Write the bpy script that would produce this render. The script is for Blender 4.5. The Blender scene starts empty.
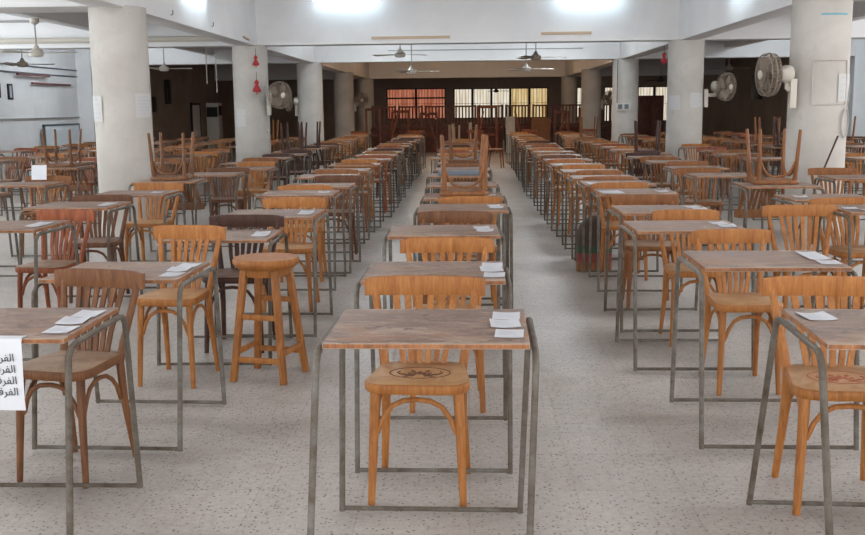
import bpy, bmesh, math, random
from mathutils import Vector, Matrix
R = math.radians
PI = math.pi
random.seed(7)
col = bpy.context.scene.collection
scn = bpy.context.scene

# ------------------------------------------------------------------ camera
HC = 1.427
yaw, pitch, roll = R(2.09), R(9.05), R(0.62)
fw = Vector((-math.sin(yaw)*math.cos(pitch), math.cos(yaw)*math.cos(pitch), -math.sin(pitch)))
r0 = Vector((math.cos(yaw), math.sin(yaw), 0)); u0 = r0.cross(fw)
rt = r0*math.cos(roll) - u0*math.sin(roll); up = u0*math.cos(roll) + r0*math.sin(roll)
cd = bpy.data.cameras.new('camera'); cam = bpy.data.objects.new('camera', cd); col.objects.link(cam)
cd.sensor_width = 36; cd.lens = 36*1000/865; cd.clip_end = 200; cd.clip_start = 0.05
m3 = Matrix((rt, up, -fw)).transposed()
cam.matrix_world = Matrix.Translation((0, 0, HC)) @ m3.to_4x4()
scn.camera = cam

def inview(x, y, z, mg=40):
    d = Vector((x, y, z)) - Vector((0, 0, HC)); k = d.dot(fw)
    if k < .3: return False
    px = 432.5 + 1000*d.dot(rt)/k; py = 267.5 - 1000*d.dot(up)/k
    return -mg < px < 865+mg and -mg < py < 535+mg

# ------------------------------------------------------------------ world, daylight, exposure
w = bpy.data.worlds.new('world'); scn.world = w; w.use_nodes = True
w.node_tree.nodes['Background'].inputs[0].default_value = (0.80, 0.88, 1.0, 1)
w.node_tree.nodes['Background'].inputs[1].default_value = 1.4
vs = scn.view_settings
vs.view_transform = 'Standard'; vs.look = 'None'; vs.exposure = 0.30; vs.gamma = 1; vs.use_curve_mapping = False

def area(name, loc, rot, sx, sy, power, colr):
    l = bpy.data.lights.new(name, 'AREA'); l.shape = 'RECTANGLE'; l.size = sx; l.size_y = sy
    l.energy = power; l.color = colr
    o = bpy.data.objects.new(name, l); o.location = loc; o.rotation_euler = rot; col.objects.link(o)
    return o
# daylight through the open front of the hall (behind the camera); the side lights are added fill, their walls are closed
area('daylight_front', (0, -5.5, 2.0), (R(90), 0, 0), 17, 2.8, 520, (1.0, 0.97, 0.93))
area('fill_left', (-9.3, 7, 2.1), (R(90), 0, R(-90)), 20, 1.5, 520, (0.86, 0.93, 1.0))
area('fill_right', (9.3, 7, 2.1), (R(90), 0, R(90)), 20, 1.5, 480, (0.95, 0.96, 1.0))

# ------------------------------------------------------------------ materials
def mat(name, base=(.5,.5,.5), rough=.6, metal=0, spec=.4):
    m = bpy.data.materials.new(name); m.use_nodes = True
    b = m.node_tree.nodes['Principled BSDF']
    b.inputs['Base Color'].default_value = (*base, 1); b.inputs['Roughness'].default_value = rough
    b.inputs['Metallic'].default_value = metal; b.inputs['Specular IOR Level'].default_value = spec
    return m
def N(m, t, **k):
    n = m.node_tree.nodes.new(t)
    for a, v in k.items(): setattr(n, a, v)
    return n
def L(m, a, b): m.node_tree.links.new(a, b)
def ramp(m, fac, stops):
    r = N(m, 'ShaderNodeValToRGB'); e = r.color_ramp.elements
    while len(e) < len(stops): e.new(.5)
    for i, (p, c) in enumerate(stops): e[i].position = p; e[i].color = (*c, 1)
    L(m, fac, r.inputs[0]); return r
def mix(m, fac, a, b, mode='MIX'):
    n = N(m, 'ShaderNodeMix', data_type='RGBA', blend_type=mode)
    if isinstance(fac, (int, float)): n.inputs[0].default_value = fac
    else: L(m, fac, n.inputs[0])
    for s, v in ((6, a), (7, b)):
        if isinstance(v, tuple): n.inputs[s].default_value = (*v, 1)
        else: L(m, v, n.inputs[s])
    return n.outputs[2]
def coords(m, scale=(1,1,1), rnd=True):
    tc = N(m, 'ShaderNodeTexCoord'); mp = N(m, 'ShaderNodeMapping'); mp.inputs['Scale'].default_value = scale
    if rnd:
        oi = N(m, 'ShaderNodeObjectInfo'); mu = N(m, 'ShaderNodeMath', operation='MULTIPLY'); mu.inputs[1].default_value = 37
        L(m, oi.outputs['Random'], mu.inputs[0]); cx = N(m, 'ShaderNodeCombineXYZ'); L(m, mu.outputs[0], cx.inputs[0]); L(m, mu.outputs[0], cx.inputs[1])
        ad = N(m, 'ShaderNodeVectorMath', operation='ADD'); L(m, tc.outputs['Object'], ad.inputs[0]); L(m, cx.outputs[0], ad.inputs[1]); L(m, ad.outputs[0], mp.inputs[0])
    else: L(m, tc.outputs['Object'], mp.inputs[0])
    return mp.outputs[0]
def noise(m, vec, scale, detail=4, rough=.6, dist=0):
    n = N(m, 'ShaderNodeTexNoise'); n.inputs['Scale'].default_value = scale; n.inputs['Detail'].default_value = detail
    n.inputs['Roughness'].default_value = rough; n.inputs['Distortion'].default_value = dist
    L(m, vec, n.inputs['Vector']); return n.outputs['Fac']
def P(m): return m.node_tree.nodes['Principled BSDF']
def bump(m, h, strength=.2, dist=.01):
    b = N(m, 'ShaderNodeBump'); b.inputs['Strength'].default_value = strength; b.inputs['Distance'].default_value = dist
    L(m, h, b.inputs['Height']); L(m, b.outputs[0], P(m).inputs['Normal'])

def wood(name, dark, mid, light, rough=.5):
    m = mat(name, mid, rough, spec=.28)
    v = coords(m, (6, 6, 1.2)); n1 = noise(m, v, 5, 5, .6, .6)
    c = ramp(m, n1, [(.28, dark), (.5, mid), (.75, light)])
    v2 = coords(m, (40, 40, 3)); n2 = noise(m, v2, 4, 3)
    g = ramp(m, n2, [(.35, (.72,.70,.68)), (.6, (1,1,1))])
    cc = mix(m, .8, c.outputs[0], g.outputs[0], 'MULTIPLY')
    oi = N(m, 'ShaderNodeObjectInfo'); rr = ramp(m, oi.outputs['Random'], [(0, (.82,.80,.78)), (1, (1.0,1.0,1.0))])
    L(m, mix(m, 1, cc, rr.outputs[0], 'MULTIPLY'), P(m).inputs['Base Color'])
    return m
W_honey = wood('honey_wood', (.24,.082,.018), (.35,.135,.033), (.44,.19,.055))
W_amber = wood('amber_wood', (.15,.052,.015), (.23,.088,.026), (.30,.125,.042))
W_brown = wood('brown_wood', (.075,.028,.012), (.125,.049,.020), (.18,.078,.034), .5)
W_dark = wood('dark_wood', (.028,.010,.006), (.055,.021,.012), (.085,.034,.020), .5)
W_red = wood('red_brown_wood', (.14,.035,.014), (.24,.065,.024), (.33,.11,.04))
W_stack = wood('mahogany_wood', (.075,.022,.012), (.14,.042,.022), (.21,.075,.040), .5)
W_pale = wood('pale_wood', (.42,.33,.24), (.55,.45,.33), (.62,.52,.40))

def worn_seat(name, wm, d, l):
    m = mat(name, d, .5); v = coords(m, (1, 1, 1)); n1 = noise(m, v, 9, 5, .65, 1)
    c = ramp(m, n1, [(.35, d), (.62, l)]); L(m, c.outputs[0], P(m).inputs['Base Color']); return m
S_honey = worn_seat('honey_seat', None, (.30,.145,.055), (.40,.24,.12))
W_worn = wood('worn_orange_brown_wood', (.10,.038,.014), (.155,.062,.023), (.22,.10,.042), .5)
S_worn = worn_seat('worn_grey_brown_seat', None, (.19,.115,.07), (.31,.215,.145))
S_brown = worn_seat('worn_brown_seat', None, (.15,.085,.055), (.26,.17,.12))

def tabletop_mat():
    m = mat('worn_laminate', (.3,.2,.17), .5, spec=.3)
    v = coords(m, (1, 2.2, 1)); n1 = noise(m, v, 4.5, 6, .65, 1.2)
    base = ramp(m, n1, [(.3, (.075,.042,.032)), (.45, (.165,.105,.080)), (.58, (.25,.172,.132)), (.75, (.37,.275,.215))])
    v2 = coords(m, (1, 5, 1)); n2 = noise(m, v2, 9, 8, .75, 2.5)
    f2 = ramp(m, n2, [(.55, (0,0,0)), (.64, (.9,.9,.9))])
    c = mix(m, f2.outputs[0], base.outputs[0], (.40,.335,.285))
    n3 = noise(m, coords(m, (1, 1, 1)), 14, 5, .6, .5); f3 = ramp(m, n3, [(.62, (0,0,0)), (.72, (1,1,1))])
    c = mix(m, f3.outputs[0], c, (.062,.045,.042))
    n4 = noise(m, coords(m, (1.4, 3, 1)), 3, 3, .6); f4 = ramp(m, n4, [(.56, (0,0,0)), (.70, (.8,.8,.8))])
    c = mix(m, f4.outputs[0], c, (.27,.14,.075))
    tc = N(m, 'ShaderNodeTexCoord'); sx = N(m, 'ShaderNodeSeparateXYZ'); L(m, tc.outputs['Object'], sx.inputs[0])
    ab = N(m, 'ShaderNodeMath', operation='ABSOLUTE'); L(m, sx.outputs[1], ab.inputs[0])
    ad = N(m, 'ShaderNodeMath', operation='MULTIPLY_ADD'); ad.inputs[1].default_value = .14; L(m, n1, ad.inputs[0]); L(m, ab.outputs[0], ad.inputs[2])
    f5 = ramp(m, ad.outputs[0], [(.296, (0,0,0)), (.312, (.5,.5,.5))]); c = mix(m, f5.outputs[0], c, (.36,.29,.235))
    L(m, c, P(m).inputs['Base Color'])
    rr = ramp(m, n1, [(.3, (.42,.42,.42)), (.7, (.68,.68,.68))]); L(m, rr.outputs[0], P(m).inputs['Roughness'])
    bump(m, n2, .08, .002)
    return m
M_top = tabletop_mat()
M_edge = wood('raw_table_edge', (.13,.055,.025), (.30,.12,.045), (.40,.19,.085), .6)

def steel():
    m = mat('grey_painted_steel', (.2,.19,.17), .55, .0, .3)
    n1 = noise(m, coords(m, (1,1,1)), 14, 5, .7); c = ramp(m, n1, [(.3, (.060,.038,.024)), (.45, (.10,.080,.062)), (.7, (.165,.148,.125))])
    oi = N(m, 'ShaderNodeObjectInfo'); rr = ramp(m, oi.outputs['Random'], [(0, (.70,.66,.60)), (1, (1.05,1.12,1.16))])
    L(m, mix(m, 1, c.outputs[0], rr.outputs[0], 'MULTIPLY'), P(m).inputs['Base Color']); return m
M_steel = steel()

def floor_mat():
    m = mat('terrazzo', (.4,.38,.36), .42, spec=.45)
    tc = N(m, 'ShaderNodeTexCoord'); o = tc.outputs['Object']
    nb = noise(m, o, .55, 6, .62, .5); base = ramp(m, nb, [(.3, (.31,.28,.25)), (.5, (.425,.39,.355)), (.7, (.53,.49,.45))])
    nf = noise(m, o, 38, 4, .7); g = ramp(m, nf, [(.3, (.80,.79,.78)), (.65, (1.06,1.06,1.06))])
    c = mix(m, 1, base.outputs[0], g.outputs[0], 'MULTIPLY')
    vo = N(m, 'ShaderNodeTexVoronoi'); vo.inputs['Scale'].default_value = 58; L(m, o, vo.inputs['Vector'])
    chip = ramp(m, vo.outputs['Distance'], [(.14, (1,1,1)), (.36, (0,0,0))])
    sep = N(m, 'ShaderNodeSeparateColor'); L(m, vo.outputs['Color'], sep.inputs[0])
    gt = N(m, 'ShaderNodeMath', operation='GREATER_THAN'); gt.inputs[1].default_value = .45; L(m, sep.outputs[0], gt.inputs[0])
    ml = N(m, 'ShaderNodeMath', operation='MULTIPLY'); L(m, gt.outputs[0], ml.inputs[0]); L(m, chip.outputs[0], ml.inputs[1])
    c = mix(m, ml.outputs[0], c, (.085,.075,.068))
    v2 = N(m, 'ShaderNodeTexVoronoi'); v2.inputs['Scale'].default_value = 95; L(m, o, v2.inputs['Vector'])
    chip2 = ramp(m, v2.outputs['Distance'], [(.15, (.55,.55,.55)), (.3, (0,0,0))]); c = mix(m, chip2.outputs[0], c, (.24,.22,.20))
    br = N(m, 'ShaderNodeTexBrick'); br.offset = 0; br.inputs['Scale'].default_value = 1
    br.inputs['Brick Width'].default_value = .4; br.inputs['Row Height'].default_value = .4; br.inputs['Mortar Size'].default_value = .003
    br.inputs['Mortar Smooth'].default_value = .3
    br.inputs['Color1'].default_value = (1,1,1,1); br.inputs['Color2'].default_value = (.90,.895,.885,1); br.inputs['Mortar'].default_value = (.80,.78,.76,1)
    L(m, o, br.inputs['Vector']); c = mix(m, 1, c, br.outputs['Color'], 'MULTIPLY')
    st = noise(m, o, 2.2, 5, .6, 1.5); sf = ramp(m, st, [(.52, (0,0,0)), (.70, (.6,.6,.6))]); c = mix(m, sf.outputs[0], c, (.29,.24,.205))
    L(m, c, P(m).inputs['Base Color'])
    rr = ramp(m, nb, [(.3, (.36,.36,.36)), (.7, (.52,.52,.52))]); L(m, rr.outputs[0], P(m).inputs['Roughness'])
    return m
M_floor = floor_mat()
def plaster(name, a, b, stain, sc=1.2, amt=.6):
    m = mat(name, a, .8, spec=.2); tc = N(m, 'ShaderNodeTexCoord'); o = tc.outputs['Object']
    n1 = noise(m, o, sc, 6, .6, .4); c = ramp(m, n1, [(.3, a), (.7, b)])
    n2 = noise(m, o, 3.1, 7, .7, 1.2); f = ramp(m, n2, [(.60, (0,0,0)), (.78, (amt,)*3)])
    L(m, mix(m, f.outputs[0], c.outputs[0], stain), P(m).inputs['Base Color']); bump(m, n2, .15, .01); return m
M_ceil = plaster('ceiling_plaster', (.62,.61,.60), (.72,.71,.70), (.50,.47,.43), .8, .4)
M_beam = plaster('beam_plaster', (.66,.65,.64), (.74,.73,.72), (.56,.53,.49), .9, .3)
M_pillar = plaster('pillar_plaster', (.39,.36,.32), (.50,.47,.43), (.31,.255,.20), 1.6, .8)
M_wall = plaster('wall_plaster', (.64,.64,.64), (.76,.76,.76), (.50,.46,.41), 1.1, .6)
M_backwall = plaster('dimmed_brown_plaster', (.25,.185,.15), (.34,.26,.21), (.18,.13,.105), 1.1, .5)  # darkness of the far bays is put into this wall colour
M_white = mat('white_paint', (.72,.70,.66), .5)
M_cream = mat('cream_plastic', (.50,.46,.39), .45)
M_grime = mat('dusty_fan_metal', (.21,.165,.125), .6)
M_paper = mat('white_paper', (.56,.57,.60), .7)
M_notice = mat('faded_paper', (.50,.485,.46), .8)
M_ink = mat('black_ink', (.02,.02,.025), .6)
M_greyink = mat('grey_print', (.42,.44,.48), .7)
M_black = mat('black_metal', (.012,.012,.014), .5)
M_redcloth = mat('red_cloth', (.36,.025,.03), .7)
M_blue = mat('blue_paint', (.14,.34,.40), .6)
M_batten = mat('bare_tan_batten', (.50,.37,.25), .6)
M_redbatten = mat('dark_red_batten', (.16,.06,.06), .6)
M_cable = mat('grey_cable', (.33,.32,.30), .6)
M_steeldark = mat('dark_steel', (.05,.05,.055), .4, .6)
M_motif = mat('burnt_motif', (.085,.032,.018), .5)
M_redmotif = mat('red_motif', (.28,.07,.03), .5)
M_slate = mat('slate_plastic', (.10,.12,.145), .5)
def emis(name, colr, s):
    m = bpy.data.materials.new(name); m.use_nodes = True; nt = m.node_tree; nt.nodes.clear()
    e = nt.nodes.new('ShaderNodeEmission'); e.inputs[0].default_value = (*colr, 1); e.inputs[1].default_value = s
    o = nt.nodes.new('ShaderNodeOutputMaterial'); nt.links.new(e.outputs[0], o.inputs[0]); return m
M_tube = emis('cool_tube_glow', (.62,.84,1.0), 17)
M_fill_tube = emis('white_fill_glow', (.92,.95,1.0), 105)  # glow of the added ceiling tubes, all out of view
M_tube4 = emis('bright_tube_glow', (.66,.87,1.0), 34)
M_tube3 = emis('blue_white_tube_glow', (.84,.93,1.0), 290)
M_warm_fill = emis('warm_fill_glow', (1.0,.66,.40), 120)  # glow of the added warm tubes hidden behind the beams
def curtain(name, c1, c2, s):
    m = emis(name, c1, s); nt = m.node_tree; e = [n for n in nt.nodes if n.type == 'EMISSION'][0]
    tc = N(m, 'ShaderNodeTexCoord'); mp = N(m, 'ShaderNodeMapping'); mp.inputs['Scale'].default_value = (9, 1, .8); L(m, tc.outputs['Object'], mp.inputs[0])
    n1 = noise(m, mp.outputs[0], 1.2, 3); r = ramp(m, n1, [(.35, c1), (.65, c2)]); L(m, r.outputs[0], e.inputs[0]); return m
M_pinkpane = curtain('sunlit_pink_curtain', (.50,.12,.06), (.80,.32,.20), .5)
M_whitepane = curtain('sunlit_white_curtain', (.72,.60,.42), (1.0,.93,.80), .72)
M_yellowpane = curtain('sunlit_yellow_curtain', (.62,.38,.12), (.95,.80,.48), .68)

# ------------------------------------------------------------------ mesh helpers
class MB:
    def __init__(s): s.v = []; s.f = []; s.m = []
    def add(s, vs, fs, mi=0):
        b = len(s.v); s.v += [tuple(p) for p in vs]; s.f += [tuple(b+i for i in f) for f in fs]; s.m += [mi]*len(fs); return s
    def box(s, x0, x1, y0, y1, z0, z1, mi=0, top=None):
        vs = [(x0,y0,z0),(x1,y0,z0),(x1,y1,z0),(x0,y1,z0),(x0,y0,z1),(x1,y0,z1),(x1,y1,z1),(x0,y1,z1)]
        fs = [(0,3,2,1),(4,5,6,7),(0,1,5,4),(1,2,6,5),(2,3,7,6),(3,0,4,7)]
        s.add(vs, fs, mi)
        if top is not None: s.m[-5] = top
        return s
    def bar(s, a, b, w, t, upv=(0,0,1), mi=0, w2=None, t2=None):
        a = Vector(a); b = Vector(b); d = (b-a).normalized(); x = d.cross(Vector(upv))
        if x.length < 1e-4: x = Vector((1,0,0))
        x.normalize(); y = x.cross(d)
        w2 = w2 or w; t2 = t2 or t; vs = []
        for p, ww, tt in ((a, w, t), (b, w2, t2)):
            for sx, sy in ((-1,-1),(1,-1),(1,1),(-1,1)): vs.append(p + x*sx*ww/2 + y*sy*tt/2)
        return s.add(vs, [(0,1,2,3),(7,6,5,4),(0,4,5,1),(1,5,6,2),(2,6,7,3),(3,7,4,0)], mi)
    def tube(s, pts, r, n=8, mi=0, cap=True, closed=False):
        pts = [Vector(p) for p in pts]; rs = r if isinstance(r, (list, tuple)) else [r]*len(pts)
        k = len(pts); vs = []; ref = None
        for i, p in enumerate(pts):
            if closed: d = pts[(i+1) % k] - pts[i-1]
            else: d = pts[min(i+1, k-1)] - pts[max(i-1, 0)]
            d.normalize()
            if ref is None:
                ref = d.orthogonal().normalized() if abs(d.z) < .99 else Vector((1,0,0))
            ref = (ref - d*ref.dot(d)).normalized(); y = d.cross(ref)
            for j in range(n):
                a = 2*PI*(j+.5)/n; vs.append(p + (ref*math.cos(a) + y*math.sin(a))*rs[i])
        fs = []
        for i in range(k if closed else k-1):
            for j in range(n):
                a = i*n+j; b = i*n+(j+1) % n; c = ((i+1) % k)*n+(j+1) % n; e = ((i+1) % k)*n+j; fs.append((a, b, c, e))
        if cap and not closed: fs.append(tuple(reversed(range(n)))); fs.append(tuple(range((k-1)*n, k*n)))
        return s.add(vs, fs, mi)
    def lathe(s, prof, c=(0,0,0), n=24, mi=0, axis=None):
        vs = []; c = Vector(c); q = Matrix.Identity(3)
        if axis is not None: q = Vector((0,0,1)).rotation_difference(Vector(axis)).to_matrix()
        for r, z in prof:
            for j in range(n):
                a = 2*PI*j/n; vs.append(c + q @ Vector((r*math.cos(a), r*math.sin(a), z)))
        fs = []
        for i in range(len(prof)-1):
            for j in range(n): fs.append((i*n+j, i*n+(j+1) % n, (i+1)*n+(j+1) % n, (i+1)*n+j))
        fs.append(tuple(reversed(range(n)))); fs.append(tuple(range((len(prof)-1)*n, len(prof)*n)))
        return s.add(vs, fs, mi)
    def prism(s, outline, levels, mi=0, top=None):
        """outline: list of (x, y); levels: (z, scale)"""
        n = len(outline); vs = []
        for z, sc in levels:
            for x, y in outline: vs.append((x*sc, y*sc, z))
        fs = []
        for i in range(len(levels)-1):
            for j in range(n): fs.append((i*n+j, i*n+(j+1) % n, (i+1)*n+(j+1) % n, (i+1)*n+j))
        s.add(vs, fs, mi); b = len(s.v)-len(vs)
        s.f.append(tuple(b+j for j in reversed(range(n)))); s.m.append(mi)
        s.f.append(tuple(b+(len(levels)-1)*n+j for j in range(n))); s.m.append(mi if top is None else top)
        return s
    def mesh(s, name, mats, bevel=0):
        me = bpy.data.meshes.new(name); me.from_pydata(s.v, [], s.f)
        for mm in (mats if isinstance(mats, (list, tuple)) else [mats]): me.materials.append(mm)
        me.polygons.foreach_set('material_index', s.m)
        if bevel:
            bm = bmesh.new(); bm.from_mesh(me)
            ed = [e for e in bm.edges if len(e.link_faces) == 2 and e.calc_face_angle(0) > .9]
            bmesh.ops.bevel(bm, geom=ed, offset=bevel, segments=2, profile=.6, affect='EDGES', clamp_overlap=True)
            bm.to_mesh(me); bm.free()
        me.shade_smooth(); me.set_sharp_from_angle(angle=R(38)); me.update(); return me
    def build(s, name, mats, parent=None, bevel=0, loc=None, rot=None):
        return put(name, s.mesh(name, mats, bevel), parent, loc, rot)
def put(name, me, parent=None, loc=None, rot=None):
    o = bpy.data.objects.new(name, me); col.objects.link(o)
    if parent: o.parent = parent
    if loc is not None: o.location = loc
    if rot is not None: o.rotation_euler = rot
    return o
def empty(name, loc, rot=(0,0,0)):
    o = bpy.data.objects.new(name, None); o.empty_display_size = .1; col.objects.link(o); o.location = loc; o.rotation_euler = rot; return o
def tag(o, label=None, cat=None, group=None, kind=None):
    if label: o['label'] = label
    if cat: o['category'] = cat
    if group: o['group'] = group
    if kind: o['kind'] = kind
    return o
def struct(o): o['kind'] = 'structure'; return o
def arc(c, r, a0, a1, n, ax=(1,0,0), ay=(0,0,1)):
    c = Vector(c); ax = Vector(ax); ay = Vector(ay)
    return [c + ax*r*math.cos(a0+(a1-a0)*i/n) + ay*r*math.sin(a0+(a1-a0)*i/n) for i in range(n+1)]

# ------------------------------------------------------------------ setting: hall shell
XW = 9.5; YB = 44.9; YF = -6.0; HB = 2.53; HCEIL = 3.42
PX = (-3.84, 3.80); PY = [11.16 + 6.74*k for k in range(5)]; PRAD = .308
struct(MB().box(-XW-.3, XW+.3, YF, YB+.3, -.2, 0).build('floor', M_floor))
struct(MB().box(-XW-.3, XW+.3, YF, YB+.3, HCEIL, HCEIL+.2).build('ceiling', M_ceil))
# left and right walls: lime-washed up to the third beam, far dimness painted into the brown beyond
for side, sx in (('left', -1), ('right', 1)):
    b = MB(); xa, xb = sorted((sx*XW, sx*(XW+.25)))
    b.box(xa, xb, YF, PY[2]+.2, 0, HCEIL, 0); b.box(xa, xb, PY[2]+.2, YB+.25, 0, HCEIL, 1)
    for k, yy in enumerate(PY):
        if k == 2:
            xa2, xb2 = sorted((sx*(XW-.36), sx*XW)); b.box(xa2, xb2, yy-.23, yy+.25, 0, HCEIL-.002, 0)
    struct(b.build('wall_'+side, [M_wall, M_backwall]))
# back wall with openings
wins = [(-3.6, -.98, .95, 2.30), (-.62, 3.55, .95, 2.28), (4.1, 5.1, .95, 2.28), (6.0, 8.95, .75, 2.28)]
b = MB(); xs = -XW
for x0, x1, z0, z1 in wins:
    b.box(xs, x0, YB, YB+.25, 0, HCEIL); b.box(x0, x1, YB, YB+.25, 0, z0); b.box(x0, x1, YB, YB+.25, z1, HCEIL); xs = x1
b.box(xs, XW, YB, YB+.25, 0, HCEIL)
struct(b.build('wall_back', M_backwall))
for i, ((x0, x1, z0, z1), pan, npan) in enumerate(zip(wins, ('p', 'w', 'w', 'w'), (2, 5, 2, 4))):
    fr = empty('window_%d' % (i+1), ((x0+x1)/2, YB, z0)); struct(fr)
    W2 = (x1-x0)/2; Hh = z1-z0; f = MB(); d0, d1 = .03, .09; t = .045
    f.box(-W2, W2, d0, d1, 0, t); f.box(-W2, W2, d0, d1, Hh-t, Hh)
    for k in range(npan+1):
        xx = -W2 + 2*W2*k/npan; wd = .05; f.box(max(-W2, xx-wd), min(W2, xx+wd), d0, d1, t, Hh-t)
    if pan == 'p': f.box(-W2, W2, d0+.002, d1-.002, Hh*.66, Hh*.66+.07)
    f.build('window_frame', M_black, fr)
    g = MB(); n = int(2*W2/.13)
    for k in range(1, n): g.tube([(-W2+2*W2*k/n, .015, .02), (-W2+2*W2*k/n, .015, Hh-.02)], .008, 6)
    g.tube([(-W2+.01, .015, Hh*.5), (W2-.01, .015, Hh*.5)], .008, 6); g.build('window_grille', M_black, fr)
    for k in range(npan):
        a = -W2+2*W2*k/npan; c = -W2+2*W2*(k+1)/npan
        pm = M_pinkpane if pan == 'p' else (M_yellowpane if (i == 1 and k >= 3) else M_whitepane)
        MB().box(a, c, .13, .14, 0, Hh).build('curtain', pm, fr)
# pillars
pil = []
for k, yy in enumerate(PY):
    for j, px in enumerate(PX):
        o = MB().lathe([(PRAD+.012, 0), (PRAD+.004, .25), (PRAD, 1.2), (PRAD-.002, HB+.02)], (0,0,0), 40).build('trim_pillar', M_pillar, loc=(px, yy, 0))
        o.name = 'trim_%d' % (len(pil)+1); struct(o); o['label'] = 'round plastered concrete pillar'; pil.append(o)
# beams
bn = [20]
def beam(x0, x1, y0, y1, z0, z1=HCEIL-.001):
    o = MB().box(x0, x1, y0, y1, z0, z1).build('trim_%d' % bn[0], M_beam, bevel=.012); bn[0] += 1; return struct(o)
for px in PX: beam(px-.17, px+.17, 1.0, PY[4]+.2, HB)
for k, yy in enumerate(PY):
    if k == 0:
        beam(-XW, PX[0]-.17, yy-.33, yy+.33, HB+.01); beam(PX[1]+.17, XW, yy-.33, yy+.33, HB+.01); continue
    if k == 3:
        continue
    beam(-XW, PX[0]-.17, yy-.2, yy+.2, HB+.01); beam(PX[0]+.17, PX[1]-.17, yy-.2, yy+.2, HB+.01); beam(PX[1]+.17, XW, yy-.2, yy+.2, HB+.01)
for sx in (-1, 1):
    for k in range(2): beam(sx*6.2-.12, sx*6.2+.12, PY[k]+.34 if k == 0 else PY[k]+.2, PY[k+1]-.2, 2.76)

# ------------------------------------------------------------------ exam desk prototypes
DW, DD, DH = .60, .50, .76
def side_frame_pts(x):
    fy, by = -.36, .32            # feet splay past the top
    p = [(x, fy, .012), (x+0, -.272, .64)]
    p += [(x, -.262, .70), (x, -.235, .726), (x, -.20, .732), (x, .20, .732), (x, .235, .726), (x, .258, .70), (x, .265, .64)]
    p += [(x, by, .012)]
    return p
def bent_top():
    b = MB(); nx, ny = 10, 6; vs = []; rr = random.Random(3)
    b.box(-DW/2, DW/2, -DD/2, DD/2, DH-.018, DH, 1, top=0); return b.mesh('tabletop', [M_top, M_edge], .003)
me_top = bent_top()
RX = DW/2+.016
me_sideL = MB().tube(side_frame_pts(-RX), .0108, 8).mesh('side_frame', M_steel)
me_sideR = MB().tube(side_frame_pts(RX), .0108, 8).mesh('side_frame', M_steel)
me_barN = MB().tube([(-RX, -.358, .022), (RX, -.358, .022)], .0085, 8).mesh('crossbar', M_steel)
me_barF = MB().tube([(-RX, .318, .022), (RX, .318, .022)], .0085, 8).mesh('crossbar', M_steel)
me_frame = MB().tube(side_frame_pts(-RX), .0108, 6).tube(side_frame_pts(RX), .0108, 6).tube([(-RX, -.358, .022), (RX, -.358, .022)], .0085, 6).tube([(-RX, .318, .022), (RX, .318, .022)], .0085, 6).mesh('frame', M_steel)
b = MB().box(-DW/2, DW/2, -DD/2, DD/2, DH-.018, DH, 2, top=1)
b.tube(side_frame_pts(-RX), .0108, 5).tube(side_frame_pts(RX), .0108, 5).tube([(-RX, -.358, .022), (RX, -.358, .022)], .0085, 5).tube([(-RX, .318, .022), (RX, .318, .022)], .0085, 5)
me_deskfar = b.mesh('exam_desk', [M_steel, M_top, M_edge])
def desk(x, y, rz, tier):
    """x, y: middle of the near edge"""
    rz = R(rz); cx = x - math.sin(rz)*DD/2; cy = y + math.cos(rz)*DD/2
    if tier == 2:
        return put('exam_desk', me_deskfar, None, (cx, cy, 0), (0, 0, rz))
    r = empty('exam_desk', (cx, cy, 0), (0, 0, rz)); put('tabletop', me_top, r)
    if tier == 1: put('frame', me_frame, r)
    else:
        put('side_frame', me_sideL, r); put('side_frame', me_sideR, r); put('crossbar', me_barN, r); put('crossbar', me_barF, r)
    return r

# ------------------------------------------------------------------ bentwood chair prototypes
def seat_outline(wf=.192, wb=.165, d=.188, n=10):
    pts = []; rf, rb = .085, .07
    for cx, cy, r, a0 in ((wf-rf, -d+rf, rf, -PI/2), (wb-rb, d-rb, rb, 0), (-wb+rb, d-rb, rb, PI/2), (-wf+rf, -d+rf, rf, PI)):
        for i in range(n+1): a = a0+PI/2*i/n; pts.append((cx+r*math.cos(a), cy+r*math.sin(a)))
    return pts
SZ = .458
def b_seat(b, n=10, mi=0, top=1):
    return b.prism(seat_outline(n=n), [(SZ-.036, .975), (SZ-.030, .995), (SZ-.008, 1), (SZ-.002, .985), (SZ, .965)], mi, top)
def b_frontleg(b, s, n=10, mi=0):
    return b.tube([(s*.150, -.130, SZ-.036), (s*.153, -.138, .36), (s*.168, -.165, .001)], [.0195, .019, .0135], n, mi)
def b_rearleg(b, s, n=8, mi=0):
    return b.tube([(s*.165, .205, .001), (s*.150, .165, .25), (s*.148, .150, .42), (s*.158, .172, .50), (s*.178, .212, .62), (s*.200, .255, .755)],
                  [.0135, .017, .019, .0175, .016, .0145], n, mi)
def rail_y(x): return .236 + .018*(1-(x/.235)**2) - .002
def b_rail(b, n=12, mi=0):
    vs = []; fs = []
    for i in range(n+1):
        x = -.235 + .47*i/n; y = rail_y(x); 
        for (dy, z) in ((0, .708), (.020, .708), (.026, .772), (.006, .785 - .010*(abs(x)/.235)**6), (.0, .782 - .010*(abs(x)/.235)**6)): vs.append((x, y+dy-.004, z))
    k = 5
    for i in range(n):
        for j in range(k): fs.append((i*k+j, (i+1)*k+j, (i+1)*k+(j+1) % k, i*k+(j+1) % k))
    fs.append(tuple(range(k))); fs.append(tuple(reversed(range(n*k, n*k+k))))
    return b.add([v for v in vs], [tuple(reversed(f)) for f in fs], mi)
SLX = [(-.075, -.115), (-.045, -.069), (-.015, -.023), (.015, .023), (.045, .069), (.075, .115)]
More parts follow.
